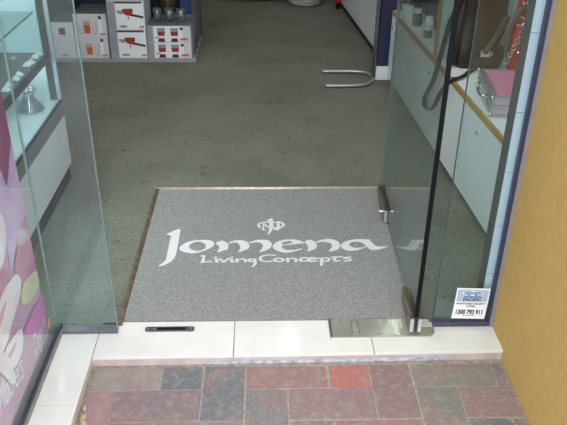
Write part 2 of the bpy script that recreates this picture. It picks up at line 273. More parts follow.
PETALS = [('magenta', [(1.5212, 0.7779), (1.5875, 0.7357), (1.5615, 0.6406), (1.5494, 0.5677), (1.5131, 0.5454), (1.4767, 0.5348), (1.4621, 0.5838), (1.4308, 0.6239)]), ('mauve', [(1.5851, 0.7316), (1.5855, 0.6943), (1.5799, 0.6328), (1.5744, 0.5423), (1.562, 0.4651), (1.543, 0.4612), (1.5555, 0.5648), (1.5676, 0.6381)]), ('lilac', [(1.5555, 0.6175), (1.5679, 0.5857), (1.5556, 0.4826), (1.5557, 0.411), (1.5028, 0.3929), (1.445, 0.377), (1.3984, 0.3505), (1.4071, 0.429), (1.4017, 0.481), (1.3857, 0.5471), (1.4251, 0.6143), (1.4598, 0.5798), (1.4767, 0.5348)]), ('rose', [(1.5493, 0.4147), (1.5677, 0.3413), (1.5667, 0.2611), (1.56, 0.2337), (1.496, 0.2653), (1.4362, 0.2799), (1.4205, 0.3354), (1.4565, 0.3696)]), ('palepink', [(1.468, 0.4026), (1.5201, 0.394), (1.565, 0.3521), (1.5299, 0.3526), (1.4732, 0.3706)]), ('white', [(1.3688, 0.5183), (1.4098, 0.4948), (1.4195, 0.4624), (1.4012, 0.419), (1.3483, 0.3902), (1.3013, 0.4034)]), ('rose', [(1.2844, 0.3747), (1.346, 0.3862), (1.3804, 0.3457), (1.3429, 0.3323), (1.262, 0.3365)]), ('bud', [(1.4173, 0.2479), (1.4492, 0.2736), (1.5112, 0.2609), (1.5682, 0.2313), (1.5506, 0.2014), (1.4848, 0.2008), (1.4356, 0.2218)]), ('white', [(1.2251, 0.296), (1.3147, 0.3331), (1.3732, 0.3335), (1.4212, 0.3232), (1.4412, 0.2884), (1.406, 0.2564), (1.3321, 0.238), (1.2832, 0.2183), (1.1862, 0.2298)]), ('salmon', [(1.2172, 0.2715), (1.2509, 0.2947), (1.2926, 0.3073), (1.3351, 0.3065), (1.3121, 0.2921), (1.2671, 0.2758)]), ('orchid', [(1.3834, 0.1621), (1.4415, 0.1729), (1.5129, 0.17), (1.5658, 0.1607), (1.566, 0.1096), (1.5081, 0.0967), (1.4573, 0.1076)]), ('white', [(1.2725, 0.2124), (1.328, 0.2049), (1.3822, 0.1884), (1.3784, 0.1535), (1.3484, 0.131), (1.2956, 0.1365), (1.2729, 0.1756)]), ('salmon', [(1.2739, 0.19), (1.3108, 0.1887), (1.3377, 0.1814), (1.3174, 0.1737), (1.2875, 0.175)]), ('palepink', [(1.1839, 0.226), (1.2326, 0.157), (1.248, 0.108), (1.2184, 0.0956), (1.1528, 0.173)]), ('white', [(1.2151, 0.279), (1.2617, 0.2187), (1.2865, 0.1604), (1.286, 0.1071), (1.2613, 0.1176), (1.2338, 0.1712), (1.1906, 0.2373)]), ('bud', [(1.273, 0.1632), (1.2846, 0.118), (1.2785, 0.1077), (1.2685, 0.1298)])]
# ---------------------------------------------------------------- the palette
M_carpet = carpet_material()
M_mat = speckled('mat_pile', (140, 140, 137), (112, 112, 110), (168, 168, 165), 520, 0.5)
M_print = mat('mat_print', (214, 214, 216), 0.9, noise=0.06, nscale=300, spec=0.1)
M_tile = mat('porcelain_tile', (221, 219, 213), 0.07, noise=0.05, nscale=12, spec=0.5)
M_mortar = mat('mortar', (196, 180, 174), 0.95, noise=0.2, nscale=25, bump=0.4)
M_paint = mat('old_paint_streak', (196, 198, 206), 0.8, col2=(140, 144, 156), nscale=60, detail=8)
M_sand = mat('joint_sand', (166, 155, 140), 0.98, noise=0.35, nscale=60, bump=0.6)
M_paver = paver_material()
M_yellow = mat('yellow_render', (180, 149, 88), 0.9, noise=0.08, nscale=40, bump=0.3, bscale=140, spec=0.2)
M_white = mat('white_paint', (226, 227, 226), 0.6, noise=0.03, nscale=8)
M_wall = mat('interior_wall', (196, 192, 182), 0.85, noise=0.04, nscale=5)
M_lam = mat('white_laminate', (222, 226, 230), 0.35, noise=0.03, nscale=6)
M_navyframe = mat('navy_frame_metal', (52, 56, 84), 0.4, noise=0.15, nscale=20)
M_chan = mat('grey_channel_metal', (128, 130, 134), 0.35, 0.8, noise=0.2, nscale=30)
M_sil = mat('grey_sealant', (140, 134, 126), 0.8, noise=0.15, nscale=40)
M_brass = mat('brass_trim', (228, 206, 198), 0.3, 0.35, noise=0.3, nscale=60)  # pale pinkish colour stands in for sky glinting along the back strip
M_brassdark = mat('brass_trim_worn', (140, 118, 100), 0.4, 0.6, noise=0.45, nscale=50)
M_steel = mat('polished_steel', (186, 186, 172), 0.14, 0.55, noise=0.12, nscale=12, bump=0.08, bscale=16)
M_patch = mat('bronze_patch', (150, 140, 122), 0.3, 1.0, noise=0.25, nscale=40)
M_patchend = mat('patch_end_metal', (196, 196, 196), 0.45, 0.5, noise=0.1)
M_chrome = mat('chrome', (214, 216, 220), 0.12, 1.0, noise=0.05)
M_black = mat('black_rubber', (12, 11, 16), 0.6, noise=0.2, spec=0.2)
M_dark = mat('dark_plinth', (46, 42, 50), 0.5, noise=0.2)
M_darkstrip = mat('charcoal_board_edge', (64, 68, 72), 0.7, noise=0.2, nscale=30)
M_grey = mat('grey_rail', (120, 118, 126), 0.4, noise=0.1)
M_pale = mat('pale_display_board', (206, 224, 224), 0.5, noise=0.03)
M_deck = mat('pale_grey_deck', (176, 190, 194), 0.3, noise=0.05)
M_brownshelf = mat('taupe_shelf', (98, 88, 86), 0.5, noise=0.15, nscale=15)
M_plum = mat('plum_shelf_edge', (84, 74, 92), 0.5, noise=0.1)
M_wood = mat('oak_edging', (178, 138, 78), 0.5, noise=0.25, nscale=40)
M_navy = mat('navy_paint', (36, 34, 66), 0.7, noise=0.1)
M_edge = mat('glass_edge_green', (70, 96, 96), 0.2, noise=0.2, nscale=30)
M_edgelight = mat('glass_edge_pale', (150, 168, 168), 0.3, noise=0.15, nscale=40)
M_ceil = mat('ceiling_paint', (220, 218, 212), 0.9, noise=0.03)
G_door = glass('door_glass', (0.88, 0.95, 0.93, 1), 1.0, dust_glare=(.004,.016))
G_win = glass('window_glass', (0.90, 0.965, 0.97, 1), 1.0, dust_glare=(.004,.016))
G_ret = glass('return_glass', (0.90, 0.965, 0.975, 1), 1.25, dust_glare=(.008,.028))
G_poster = glass('display_window_glass', (0.95, 0.98, 0.98, 1), 0.8, dust_glare=(.004,.012))
G_clear = glass('clear_glassware', (0.93, 0.95, 0.95, 1), 3.0, 0.05, dust_glare=(.04,.10))  # heavier film paints in the pale, bright look of the glassware
M_lamp = emit('lamp_diffuser', (1, 0.98, 0.94, 1), 5.0)
M_down = emit('downlight_lamp', (1, 0.97, 0.92, 1), 110.0)
M_paper = mat('white_card', (236, 236, 236), 0.7, noise=0.02)
# ---------------------------------------------------------------- ground, step, floor
MB_ = MB
fl = MB().prism([(-1.7,.95),(-.61,.95),(-.61,1.612),(-.425,1.612),(-.425,1.64),(.487,1.64),(.487,1.628),(.68,1.628),(.68,1.75),(1.45,1.75),(1.45,6.8),(-1.7,6.8)], -.06, 0)
struct(fl.build('floor', M_carpet))
ent = struct(MB().prism([(-.61,.95),(-.474,.95),(-.474,1.4885),(.672,1.4995),(.672,1.628),(.487,1.628),(.487,1.64),(-.425,1.64),(-.425,1.612),(-.61,1.612)], -.09, -.0105).build('floor_entrance', M_mortar))
def tile(x0, x1, y0, y1, y00=None):
    y00 = y0 if y00 is None else y00
    MB().prism([(x0+.001,y0+.001),(x1-.001,y00+.001),(x1-.001,y1-.001),(x0+.001,y1-.001)], -.0104, 0).build('tile', M_tile, ent, bevel=.0012)
def fe(x): return 1.486+(x+.473)/1.145*.011           # front edge of the step, not quite square to the door
for a in ((-.598,-.473,1.31,1.611),(-.598,-.473,.95,1.31),(-.473,-.086,fe(-.473),1.64,fe(-.086)),(-.086,.306,fe(-.086),1.64,fe(.306)),(.306,.672,fe(.306),1.6275,fe(.672)),(.306,.487,1.6285,1.64)): tile(*a)
random.seed(4)
st = MB(); n_ = 40; vs_ = []                          # ragged band of old paint low on the riser
for i in range(n_+1):
    x = -.16+i*.0165; k_ = (x+.47)/1.152*.011; z0 = -.0345+random.uniform(0,.002); z1 = -.0205+random.uniform(-.005,.003)
    vs_ += [(x,1.4875+k_,z0),(x,1.4875+k_,z1)]
st.add(vs_, [(2*i,2*i+2,2*i+3,2*i+1) for i in range(n_)]); st.build('paint_streak', M_paint, ent)
pav = struct(MB().box(-9, 9, -9, 1.60, -.14, -.0340).build('floor_pavement', M_sand))
# herringbone pavers
U, RY = .1137, .1125
def ce(c): return -.166+(c-3)*U
def re(r): return 1.4835 if r <= 0 else 1.391-(r-1)*RY
XL, XR = -.470, .664
COLS = {(0,0):(150,142,136),(0,2):(96,100,106),(0,3):(100,102,108),(0,4):(148,104,106),(0,6):(180,100,90),(0,7):(132,104,104),(0,8):(128,124,116),(0,10):(122,108,112),
        (1,0):(166,116,124),(1,1):(126,104,108),(1,4):(118,112,114),(1,5):(138,108,110),(1,8):(116,116,108),(1,9):(142,112,112)}
RANDC = [(148,104,106),(126,104,108),(100,102,108),(132,104,104),(128,124,116),(160,100,94)]
shared = {}
random.seed(9)
def paver(x0, x1, y0, y1, col, cut):
    x0, x1 = max(x0, XL), min(x1, XR)
    if x1-x0 < .012: return
    w_, h_ = x1-x0-.0048, y1-y0-.0048
    key = (round(w_,3), round(h_,3))
    if key not in shared:
        o = MB().box(-w_/2, w_/2, -h_/2, h_/2, -.05, 0).build('paver', M_paver, pav, bevel=.0035); shared[key] = o
    else:
        o = shared[key].copy(); COL.objects.link(o)
    o.parent = pav; o.location = ((x0+x1)/2, (y0+y1)/2, -.032+random.uniform(-.0015,.001)); o.rotation_euler = (random.uniform(-.006,.006), random.uniform(-.006,.006), random.uniform(-.008,.008))
    o.color = srgb(*[c*.72+g*.22 for c, g in zip(col, (142,136,132))])
for r in range(0, 15):
    for c in range(-4, 14):
        k = (c-r) % 4
        col = COLS.get((r, c), random.choice(RANDC))
        if k == 0: paver(ce(c), ce(c+2), re(r+1), re(r), col, False)            # lies across
        elif k == 3: paver(ce(c), ce(c+1), re(r+2), re(r), col, False)          # points to the door, starts in this row
        elif k == 2 and r == 0: paver(ce(c), ce(c+1), re(1), re(0), col, True)  # cut by the step
# rubble along the left edge of the pavers
M_rub = mat('broken_mortar', (198, 178, 140), 0.95, noise=0.3, nscale=80, bump=0.5)
for (x, y, s) in ((-.452,1.262,.016),(-.458,1.292,.012),(-.449,1.232,.014),(-.461,1.325,.007)):
    b = MB(); n = 9
    pts = [(x+s*random.uniform(.55,1.0)*math.cos(2*math.pi*i/n)*.7, y+s*random.uniform(.8,1.2)*math.sin(2*math.pi*i/n)) for i in range(n)]
    b.prism(pts, -.034, -.026+random.uniform(0,.004))
    o = b.build('mortar_chunk', M_rub, bevel=.0015)
    k_ = len([q for q in bpy.data.objects if q.name.startswith('mortar_chunk')])
    tag(o, ['broad yellowish mortar chunk between left tile edge and pavers', 'middle-sized yellowish mortar chunk by the left tile edge', 'yellowish mortar chunk nearest the viewer beside the left tile edge', 'tiny yellowish mortar crumb by the left tile edge, farthest from viewer'][k_-1], 'rubble', 'mortar chunks along the tile edge')
dirt = MB()
random.seed(21)
for i in range(420):
    e = random.random()
    if e < .45: x, y = random.uniform(XL, XR), 1.4825+random.uniform(-.007,.004)
    elif e < .75: x, y = XL+random.uniform(-.003,.008), random.uniform(1.15,1.485)
    else: x, y = XR+random.uniform(-.008,.002), random.uniform(1.15,1.485)
    s = random.uniform(.001,.003); z = -.0325
    dirt.add([(x-s,y-s,z),(x+s,y-s*.6,z),(x+s*.7,y+s,z),(x-s*.8,y+s*.9,z),(x,y,z+s*1.5)], [(0,1,4),(1,2,4),(2,3,4),(3,0,4)])
tag(dirt.build('loose_grit', M_sand), 'fine sandy grit gathered along the edges of the pavers', 'grit', kind='stuff')
# ---------------------------------------------------------------- shell of the building
wr = struct(MB().prism([(.668,.95),(1.9,.95),(1.9,1.75),(1.45,1.75),(.678,1.75),(.678,1.64),(.668,1.622)], -.06, 2.9).build('wall_right', M_yellow))
struct(MB().box(1.45, 1.6, 1.75, 6.8, -.06, 2.7).build('wall_right_interior', M_wall))
struct(MB().box(-1.85, -1.7, .95, 6.8, -.06, 2.7).build('wall_left', M_wall))
struct(MB().box(-1.85, 1.6, 6.8, 6.95, -.06, 2.7).build('wall_back', M_wall))
struct(MB().box(-1.85, 1.6, 1.58, 6.95, 2.7, 2.8).box(-1.85, -.6, .95, 1.58, 2.7, 2.8).build('ceiling', M_ceil))
struct(MB().box(-.61, 1.6, 1.585, 1.66, 2.52, 2.9).build('wall_front', M_white))
struct(MB().box(-4, 4, .85, .95, 2.9, 5.5).box(-1.85, 1.6, .95, 1.66, 2.9, 2.98).build('wall_facade', M_yellow))
struct(MB().box(-4, -1.7, .85, .95, -.06, 2.9).build('wall_street', M_yellow))
for i, (x, y, e) in enumerate(LIGHTS):
    t = empty('ceiling_light', (x, y, 2.66))
    MB().box(-.6,.6,-.16,-.13,0,.04).box(-.6,.6,.13,.16,0,.04).box(-.6,-.56,-.13,.13,0,.04).box(.56,.6,-.13,.13,0,.04).build('frame', M_white, t)
    MB().box(-.56,.56,-.13,.13,.015,.04).build('diffuser', M_lamp, t)
    tag(t, ['long ceiling light above the left showcase', 'long ceiling light above the right counter', 'long ceiling light above the glassware shelf', 'long ceiling light at the back of the shop'][i], 'ceiling light', 'ceiling lights')
for i, (x, y) in enumerate(((.21,4.76),(1.148,4.90))):
    t = empty('downlight', (x, y, 2.68))
    b = MB(); b.torus((0,0,.005), .055, .012, 24, 6); b.build('bezel', M_chrome, t, smooth=True)
    MB().lathe([(0.0001,.0),(.045,.0),(.045,.02)], 24).build('lamp', M_down, t)
    tag(t, ['round ceiling downlight over the middle of the shop', 'round ceiling downlight over the right-hand wall'][i], 'ceiling light', 'downlights')
# left display window with its corner pane (return) beside the doorway
w1 = empty('window_1', (0,0,0)); struct(w1)
MB().box(-.594,-.586,.97,1.594,.020,2.7).build('pane', G_poster, w1)
MB().box(-.600,-.582,.95,1.612,-.001,.022).build('bottom_channel', mat('dark_channel', (74,78,90), .4, .5, noise=.2), w1)
MB().box(-.582,-.577,.95,1.588,-.001,.012).build('channel_seal', M_sil, w1)
MB().box(-.594,-.590,1.594,1.598,.018,2.52).build('corner_joint', M_edgelight, w1)
w2 = struct(empty('window_2', (0,0,0)))
MB().box(-.588,-.4225,1.596,1.604,.012,2.52).build('pane', G_ret, w2)
MB().box(-.4225,-.4205,1.596,1.604,.012,2.52).build('pane_edge', mat('glass_edge_grey',(128,148,146),.3,noise=.3,nscale=60), w2)
MB().box(-.593,-.4205,1.587,1.611,-.001,.012).build('bottom_channel', M_chan, w2, bevel=.001)
w4 = struct(empty('window_4', (0,0,0)))
MB().box(-1.7,-.594,.957,.965,.02,2.7).build('pane', G_win, w4)
MB().box(-1.7,-.58,.95,.975,-.06,.03).build('bottom_channel', M_chan, w4)
# right fixed sidelight
w3 = struct(empty('window_3', (0,0,0)))
MB().box(.494,.653,1.611,1.619,.018,2.52).build('pane', G_win, w3)
MB().box(.4925,.494,1.611,1.619,.018,2.52).build('pane_edge', M_edge, w3)
MB().box(.4925,.651,1.603,1.627,-.001,.016).build('bottom_channel', mat('slate_channel', (84,86,104), .4, .4, noise=.2), w3)
MB().box(.651,.6585,1.605,1.622,0,2.52).build('side_frame', M_navyframe, w3)
MB().box(.6585,.669,1.600,1.634,-.001,2.52).build('seal', M_sil, w3)
# tiled nib behind the sidelight
nib = struct(MB().box(.621,.637,1.645,1.655,0,2.52).box(.637,.68,1.655,1.69,0,2.52).build('trim_1', M_darkstrip))
NIBZ = [0,.16,.32,.483,.651,.853,1.035,1.235,1.435,1.635,1.835,2.52]
for a, b in zip(NIBZ[:-1], NIBZ[1:]):
    MB().box(.637,.679,1.642,1.655,a+.0008,b-.0008).build('tile', mat('white_wall_tile', (222,226,236), .3, noise=.03), nib, bevel=.0008)
# glass door, swung inward about its floor pivot
door = struct(empty('door_1', (.4320,1.572,0), -math.atan2(.027,.82)))
dp = MB().box(-.005,.005,.004,.818,.014,2.12).build('pane', G_door, door)
MB().box(-.0058,.0058,-.002,.004,.062,2.12).build('edge_seal', M_black, door)
MB().box(-.005,.005,.818,.820,.014,2.12).build('pane_edge', M_edgelight, door)
for (y0, y1, end) in ((-.004,.155,-1),(.618,.822,-1)):
    ph = MB()
    for s in (-1, 1): ph.box(min(s*.0052,s*.017), max(s*.0052,s*.017), y0, y1, .010, .058)
    p = ph.split('patch_fitting', M_patch, door, bevel=.002)[0]
    e = MB()
    for s in (-1, 1): e.box(min(s*.0060,s*.0165), max(s*.0060,s*.0165), y0-.002, y0+.001, .011, .057)
    e.split('end_cap', M_patchend, p, bevel=.0008)
    if y0 > .3:
        kb = MB()
        for s in (-1, 1):
            kb.tube([(s*.016,y0+.035,.036),(s*.026,y0+.035,.036)], .007, 10); kb.tube([(s*.026,y0+.035,.036),(s*.033,y0+.035,.036)], .004, 8)
        kb.split('lock_cylinder', M_chrome, p)
    else:
        sc = MB()
        for s in (-1, 1):
            for yy in (.03,.12): sc.tube([(s*.0165,yy,.034),(s*.0185,yy,.034)], .004, 8)
        sc.split('screw', M_chrome, p)
# floor spring cover plate under the pivot
pl = empty('floor_plate', (.30,1.598,0))
pts = [(-.105,-.041),(.165,-.041)]+[(.165+.028*math.sin(a),-.013-.028*math.cos(a)) for a in [i*math.pi/2/6 for i in range(1,7)]]+[(.193,.0),(.150,.0),(.150,.041),(-.105,.041)]
MB().prism(pts, .0, .004).build('cover', M_steel, pl, bevel=.001)
MB().box(-.112,-.1055,-.040,.041,0,.005).build('end_strip', M_chan, pl, bevel=.0006)
sb = MB()
for (x, y) in ((-.077,.028),(-.072,-.027),(.032,.028),(.03,-.027),(.066,.03),(.084,-.03)): sb.lathe([(.0042,.0),(.0042,.0052),(.0028,.0052),(.0026,.0042),(.00001,.0042)], 10, (x,y,0))
sb.split('screw', M_chrome, pl)
em = MB(); em.box(-.047,-.0455,-.028,.034,.004,.0046).box(-.0275,-.026,-.028,.034,.004,.0046).box(-.047,-.026,-.0295,-.028,.004,.0046).box(-.047,-.026,.0085,.010,.004,.0046)
em.torus((-.0365,.026,.0043), .0075, .0009, 12, 4)
em.box(-.042,-.031,-.020,-.018,.004,.0046).box(-.042,-.031,-.012,-.010,.004,.0046).box(-.042,-.031,-.004,-.002,.004,.0046)
em.build('stamped_mark', M_chrome, pl)
tag(pl, 'polished steel floor spring plate under the glass door pivot', 'floor plate')
kp = empty('strike_plate', (-.273,1.603,0))
MB().prism([(-.071,-.0065),(-.066,-.0105),(.066,-.0105),(.071,-.0065),(.071,.0065),(.066,.0105),(-.066,.0105),(-.071,.0065)], 0, .003).build('plate', mat('gunmetal', (120,124,136), .3, .8, noise=.2), kp, bevel=.0008)
MB().box(-.036,.046,-.0055,.0055,.0030,.0034).build('slot', M_black, kp)
sb = MB()
for x in (-.062,-.046,.061): sb.lathe([(.0036,.002),(.0036,.0044),(.0022,.0044),(.002,.0036),(.00001,.0036)], 10, (x,0,0))
sb.split('screw', M_chrome, kp)
tag(kp, 'dark grey metal lock keeper plate let into the white threshold tiles', 'lock plate')
# ---------------------------------------------------------------- entrance mat with the shop's name
MX, MY = -.417, 1.64
matr = empty('entrance_mat', (MX, MY, 0))
MB().box(.004,.868,.001,.826,.0,.004).build('pile', M_mat, matr)
ZP = .0044
for k, cs in LETTERS.items():
    cs2 = [[(p.x, p.y) for p in smoothed(c, 3)] if k != 'emblem' else c for c in cs]
    if k in ('m', 'n'):
        me = [curve_mesh([c]) for c in cs2]
    elif k == 'emblem':
        me = [curve_mesh([cs2[i]]) for i in range(4)]+[curve_mesh(cs2[4:7])]
    else: me = [curve_mesh(cs2)]
    b = MB()
    for q in me: b.add([(v.co.x, v.co.y, ZP+6e-5*me.index(q)) for v in q.vertices], [tuple(p.vertices) for p in q.polygons])
    b.build('emblem' if k == 'emblem' else 'letter', M_print, matr)
b = MB(); zi = 0
for s in TAGLINE:
    for p, q in zip(s[:-1], s[1:]):
        p = Vector(p); q = Vector(q); cand = []
        for c in (p, q):
            for i in range(8):
                a = i*math.pi/4; cand.append((c.x+.0050*math.cos(a), c.y+.0035*math.sin(a)))
        cand = sorted(set(cand)); 
        def half(seq):
            h = []
            for c in seq:
                while len(h) > 1 and (h[-1][0]-h[-2][0])*(c[1]-h[-2][1])-(h[-1][1]-h[-2][1])*(c[0]-h[-2][0]) <= 0: h.pop()
                h.append(c)
            return h
        hull = half(cand)[:-1]+half(cand[::-1])[:-1]
        zi += 1; b.add([(x,y,ZP+(zi%7)*6e-5) for x,y in hull], [tuple(range(len(hull)))])
b.build('tagline', M_print, matr)
tag(matr, 'grey speckled entrance mat with white lettering and emblem', 'mat')
struct(MB().box(MX-.010,MX+.003,MY-.018,MY+.838,-.001,.0075).build('trim_2', M_brassdark, bevel=.001))
struct(MB().tube([(MX-.010,MY+.833,.002),(.462,MY+.833,.002)], .0075, 14).build('trim_3', M_brass, smooth=True))
struct(MB().box(.452,.462,MY,MY+.827,-.001,.0075).build('trim_4', M_brassdark, bevel=.001))
# ---------------------------------------------------------------- stickers and poster
stk = empty('security_sticker', (.545,1.6095,.026), 0); stk.rotation_euler = (0, math.radians(2.2), 0)
MB().box(0,.097,0,.0008,0,.108).build('sheet', M_paper, stk)
def flat(polys, y, name, parent, M):
    for k, p in enumerate(polys): MB().add([(u,y-.00002*k,v) for u,v in p], [tuple(range(len(p)))]).build(name, M, parent)
flat([[(.004,.061),(.093,.061),(.093,.103),(.004,.103)]], -.0002, 'banner', stk, mat('sticker_grey_blue', (176,186,206), .6, noise=.03))
Mb = mat('sticker_blue', (120,170,214), .6, noise=.1); Mk = mat('sticker_ink', (40,42,56), .6, noise=.1)
def ell(cx, cy, rx, ry, n=20): return [(cx+rx*math.cos(2*math.pi*i/n), cy+ry*math.sin(2*math.pi*i/n)) for i in range(n)]
flat([ell(.048,.091,.030,.0085)], -.0003, 'logo_band', stk, M_paper)
flat([ell(.036,.0915,.015,.0065), ell(.060,.0915,.015,.0065)], -.0004, 'logo', stk, Mb)
flat([ell(.038,.085,.003,.002,10), ell(.058,.085,.003,.002,10)], -.0005, 'logo_eye', stk, Mk)
for (t, sz, x, z, sx) in (('PROTECTION',.0078,.049,.0755,1.0),('PACIFIC',.0140,.049,.0640,1.05),('MONITORED SECURITY',.0084,.0485,.0515,.95),('SYSTEM',.0078,.0485,.0425,.95),('1300 793 911',.0225,.0485,.0165,.66),('24 HOURS',.005,.0485,.0105,1.0)):
    if t == '24 HOURS':
        flat([[(.030,.011),(.067,.011),(.067,.0125),(.030,.0125)]], -.0002, 'small_print', stk, Mk); continue
    place_mesh('print_line', text_mesh(t, sz, off=.0010 if sz > .02 else (.0005 if sz > .01 else .0003), sx=sx), Mk, stk, FRONT(x, -.0004, z))
tag(stk, 'white security company sticker with phone number on right sidelight glass', 'sticker')
pos = empty('flower_poster', (0,0,0))
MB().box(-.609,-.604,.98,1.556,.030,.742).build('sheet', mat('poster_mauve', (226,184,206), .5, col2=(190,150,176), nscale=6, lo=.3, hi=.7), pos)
PC = {'magenta':((176,84,132),(146,66,108)),'mauve':((186,138,176),(160,112,150)),'lilac':((226,200,232),(208,174,218)),'rose':((226,164,192),(204,130,166)),'palepink':((226,204,214),(206,170,190)),
      'white':((252,248,248),(246,224,230)),'bud':((238,238,194),(226,214,186)),'salmon':((242,190,200),(238,160,176)),'orchid':((236,146,210),(218,120,194))}
i = 0
for dy in (-.34, 0):
    for c, p in PETALS:
        i += 1; q = smoothed(p, 3)
        if min(v.x for v in q)+dy < .985: continue
        b = MB(); b.add([(-.6038+.00012*i, min(v.x+dy,1.555), max(.032,v.y)) for v in q], [tuple(range(len(q)))])
        b.build('petal', mat('print_'+c, PC[c][0], .5, col2=PC[c][1], nscale=9), pos)
Mscript = mat('script_print', (246,240,244), .5, noise=.02)
place_mesh('script_text', text_mesh('Mothers', .105, 'LEFT', .4, sx=.46), Mscript, pos, SIDE(-.5995, 1.17, .108) @ Matrix.Rotation(math.radians(-11), 4, 'Z'))
place_mesh('script_text', text_mesh('Day', .088, 'LEFT', .4, sx=.50), Mscript, pos, SIDE(-.5995, 1.42, .058) @ Matrix.Rotation(math.radians(-4), 4, 'Z'))
tag(pos, 'pink and white flower poster with white script inside the left display window', 'poster')
rb = MB(); rb.tube(catmull([(-.605,1.560,.030),(-.603,1.572,.052),(-.606,1.580,.040),(-.604,1.570,.034),(-.605,1.582,.060)], 6), .0035, 6)
tag(rb.build('gold_ribbon', mat('gold_foil', (214,160,84), .3, .7, noise=.2), smooth=True), 'small curl of gold ribbon in the left window corner', 'ribbon')
# ---------------------------------------------------------------- left glass showcase
sh = empty('glass_showcase', (-1.0,2.2,0))
def L(b, *a): return b
X0, X1, Y0, Y1 = -1.30, -.778, 1.70, 2.598
def bx(name, m, x0, x1, y0, y1, z0, z1, bev=.0015, parent=None):
    o = MB().box(x0+1.0, x1+1.0, y0-2.2, y1-2.2, z0, z1).build(name, m, parent or sh, bevel=bev); return o
bx('plinth', M_dark, X0+.02, X1-.006, Y0+.02, Y1-.02, 0, .062)
bx('base_panel', M_lam, X0, X1-.0005, Y0, Y1, .062, .268)
bx('rail', M_grey, X0, X1, Y0, Y1+.002, .268, .326)
bx('deck', M_deck, X0+.01, X1-.004, Y0+.01, Y1-.004, .326, .331)
bx('rail_lip', M_darkstrip, X1-.006, X1+.001, Y0, Y1, .326, .337, .0005)
bx('back_panel', M_pale, X0, X0+.012, Y0, Y1, .331, 1.1)
bx('end_panel', M_pale, X0+.012, -.820, Y1-.012, Y1-.002, .331, 1.1)
bx('front_glass', G_win, X1-.006, X1-.001, Y0+.01, Y1-.012, .337, 1.1, 0)
for (x, y) in ((X1-.006,Y1-.008),(X1-.006,Y0+.006)):
    bx('corner_post', mat('satin_post',(196,202,208),.3,.5,noise=.06), x-.007, x+.007, y-.007, y+.007, .332, 1.1)
s1 = bx('shelf', M_brownshelf, X0+.012, -.806, Y0+.02, Y1-.016, .505, .520)
bx('shelf_edge', M_plum, -.806, -.801, Y0+.02, Y1-.016, .486, .521, .0005, s1)
s2 = bx('glass_shelf', G_win, X0+.012, -.832, Y0+.02, Y1-.016, .665, .671, 0)
bx('glass_shelf_edge', M_edge, -.832, -.830, Y0+.02, Y1-.016, .665, .671, 0, s2)
bx('top_cap', M_grey, X0, X1, Y0, Y1, 1.1, 1.125)
la = area('showcase_fill', (-1.02,2.2,1.09), .10, .8, 4.0, (.95,1,1))  # added fill that brightens the inside of the showcase
area('shelf_fill', (-.84,2.2,.494), .03, .8, 0.9, (.95,1,1))  # added fill below the shelf to brighten the deck
bx('fill_strip', M_lamp, -.86, -.82, 1.80, 2.55, .498, .505, 0, s1)  # glowing strip added to go with the fill under the shelf
MB().box(-.08,.04,-.42,.42,1.093,1.10).build('fill_strip', M_lamp, sh)  # glowing strip added to go with the fill under the top cap
tag(sh, 'white and grey glass display showcase left of the doorway', 'showcase')
cards = [(2.555,.0),(2.515,.004),(2.455,.0),(2.425,.006),(2.32,.002),(2.275,.0),(2.215,.004),(2.17,.0)]
CL = ['farthest white price card on the taupe showcase shelf','second white price card from the far end of the showcase shelf','third white price card from the far end of the showcase shelf','fourth white price card from the far end of the showcase shelf',
      'white price card on the showcase shelf at the middle gap','white price card on the showcase shelf just before the window corner','white price card on the showcase shelf seen at the window corner','nearest white price card on the showcase shelf']
for (y, d), lb in zip(cards, CL):
    b = MB(); b.add([(-.836-d,y-.014,.5205),(-.836-d,y+.014,.5205),(-.812-d,y+.014,.5205),(-.812-d,y-.014,.5205),(-.830-d,y-.014,.531),(-.830-d,y+.014,.531)], [(0,1,2,3),(3,2,5,4),(0,4,5,1),(0,3,4),(1,5,2)])
    tag(b.build('price_card', M_paper), lb, 'price card', 'price cards on the showcase shelf')
for i, (x, y) in enumerate(((-.90,2.50),(-.93,2.42),(-.905,2.31))):
    b = MB(); b.torus((x,y,.5235), .012, .0022, 16, 6); b.torus((x,y,.5265), .004, .003, 8, 5)
    tag(b.build('brooch', M_chrome, smooth=True), ['silver brooch on the showcase shelf nearest the far end','silver brooch on the showcase shelf, middle of three','silver brooch on the showcase shelf nearest the window'][i], 'brooch', 'brooches on the showcase shelf')
vs = empty('glass_decanter', (-.866,2.485,.331)); vs.scale = (1.12,1.12,1.05)
MB().lathe([(.001,.001),(.040,.001),(.0445,.003),(.045,.006),(.041,.012),(.030,.030),(.019,.048),(.015,.058),(.016,.064),(.012,.060),(.017,.046),(.028,.028),(.039,.010),(.036,.006),(.001,.004)], 28).build('body', G_clear, vs, smooth=True)
MB().lathe([(.013,.058),(.021,.066),(.026,.078),(.027,.082),(.023,.079),(.018,.068),(.012,.062)], 32, ruff=lambda i,a: .18*math.sin(7*a)*(i in (2,3,4))).build('ruffled_rim', G_clear, vs, smooth=True)
b = MB()
for k in range(9):
    a = 2*math.pi*k/9; b.torus((.0205*math.cos(a),.0205*math.sin(a),.062), .0035, .0016, 8, 5, 'x')
b.build('crystal_collar', M_chrome, vs, smooth=True)
tag(vs, 'clear flared glass bottle with a ruffled rim inside the left showcase', 'glassware')
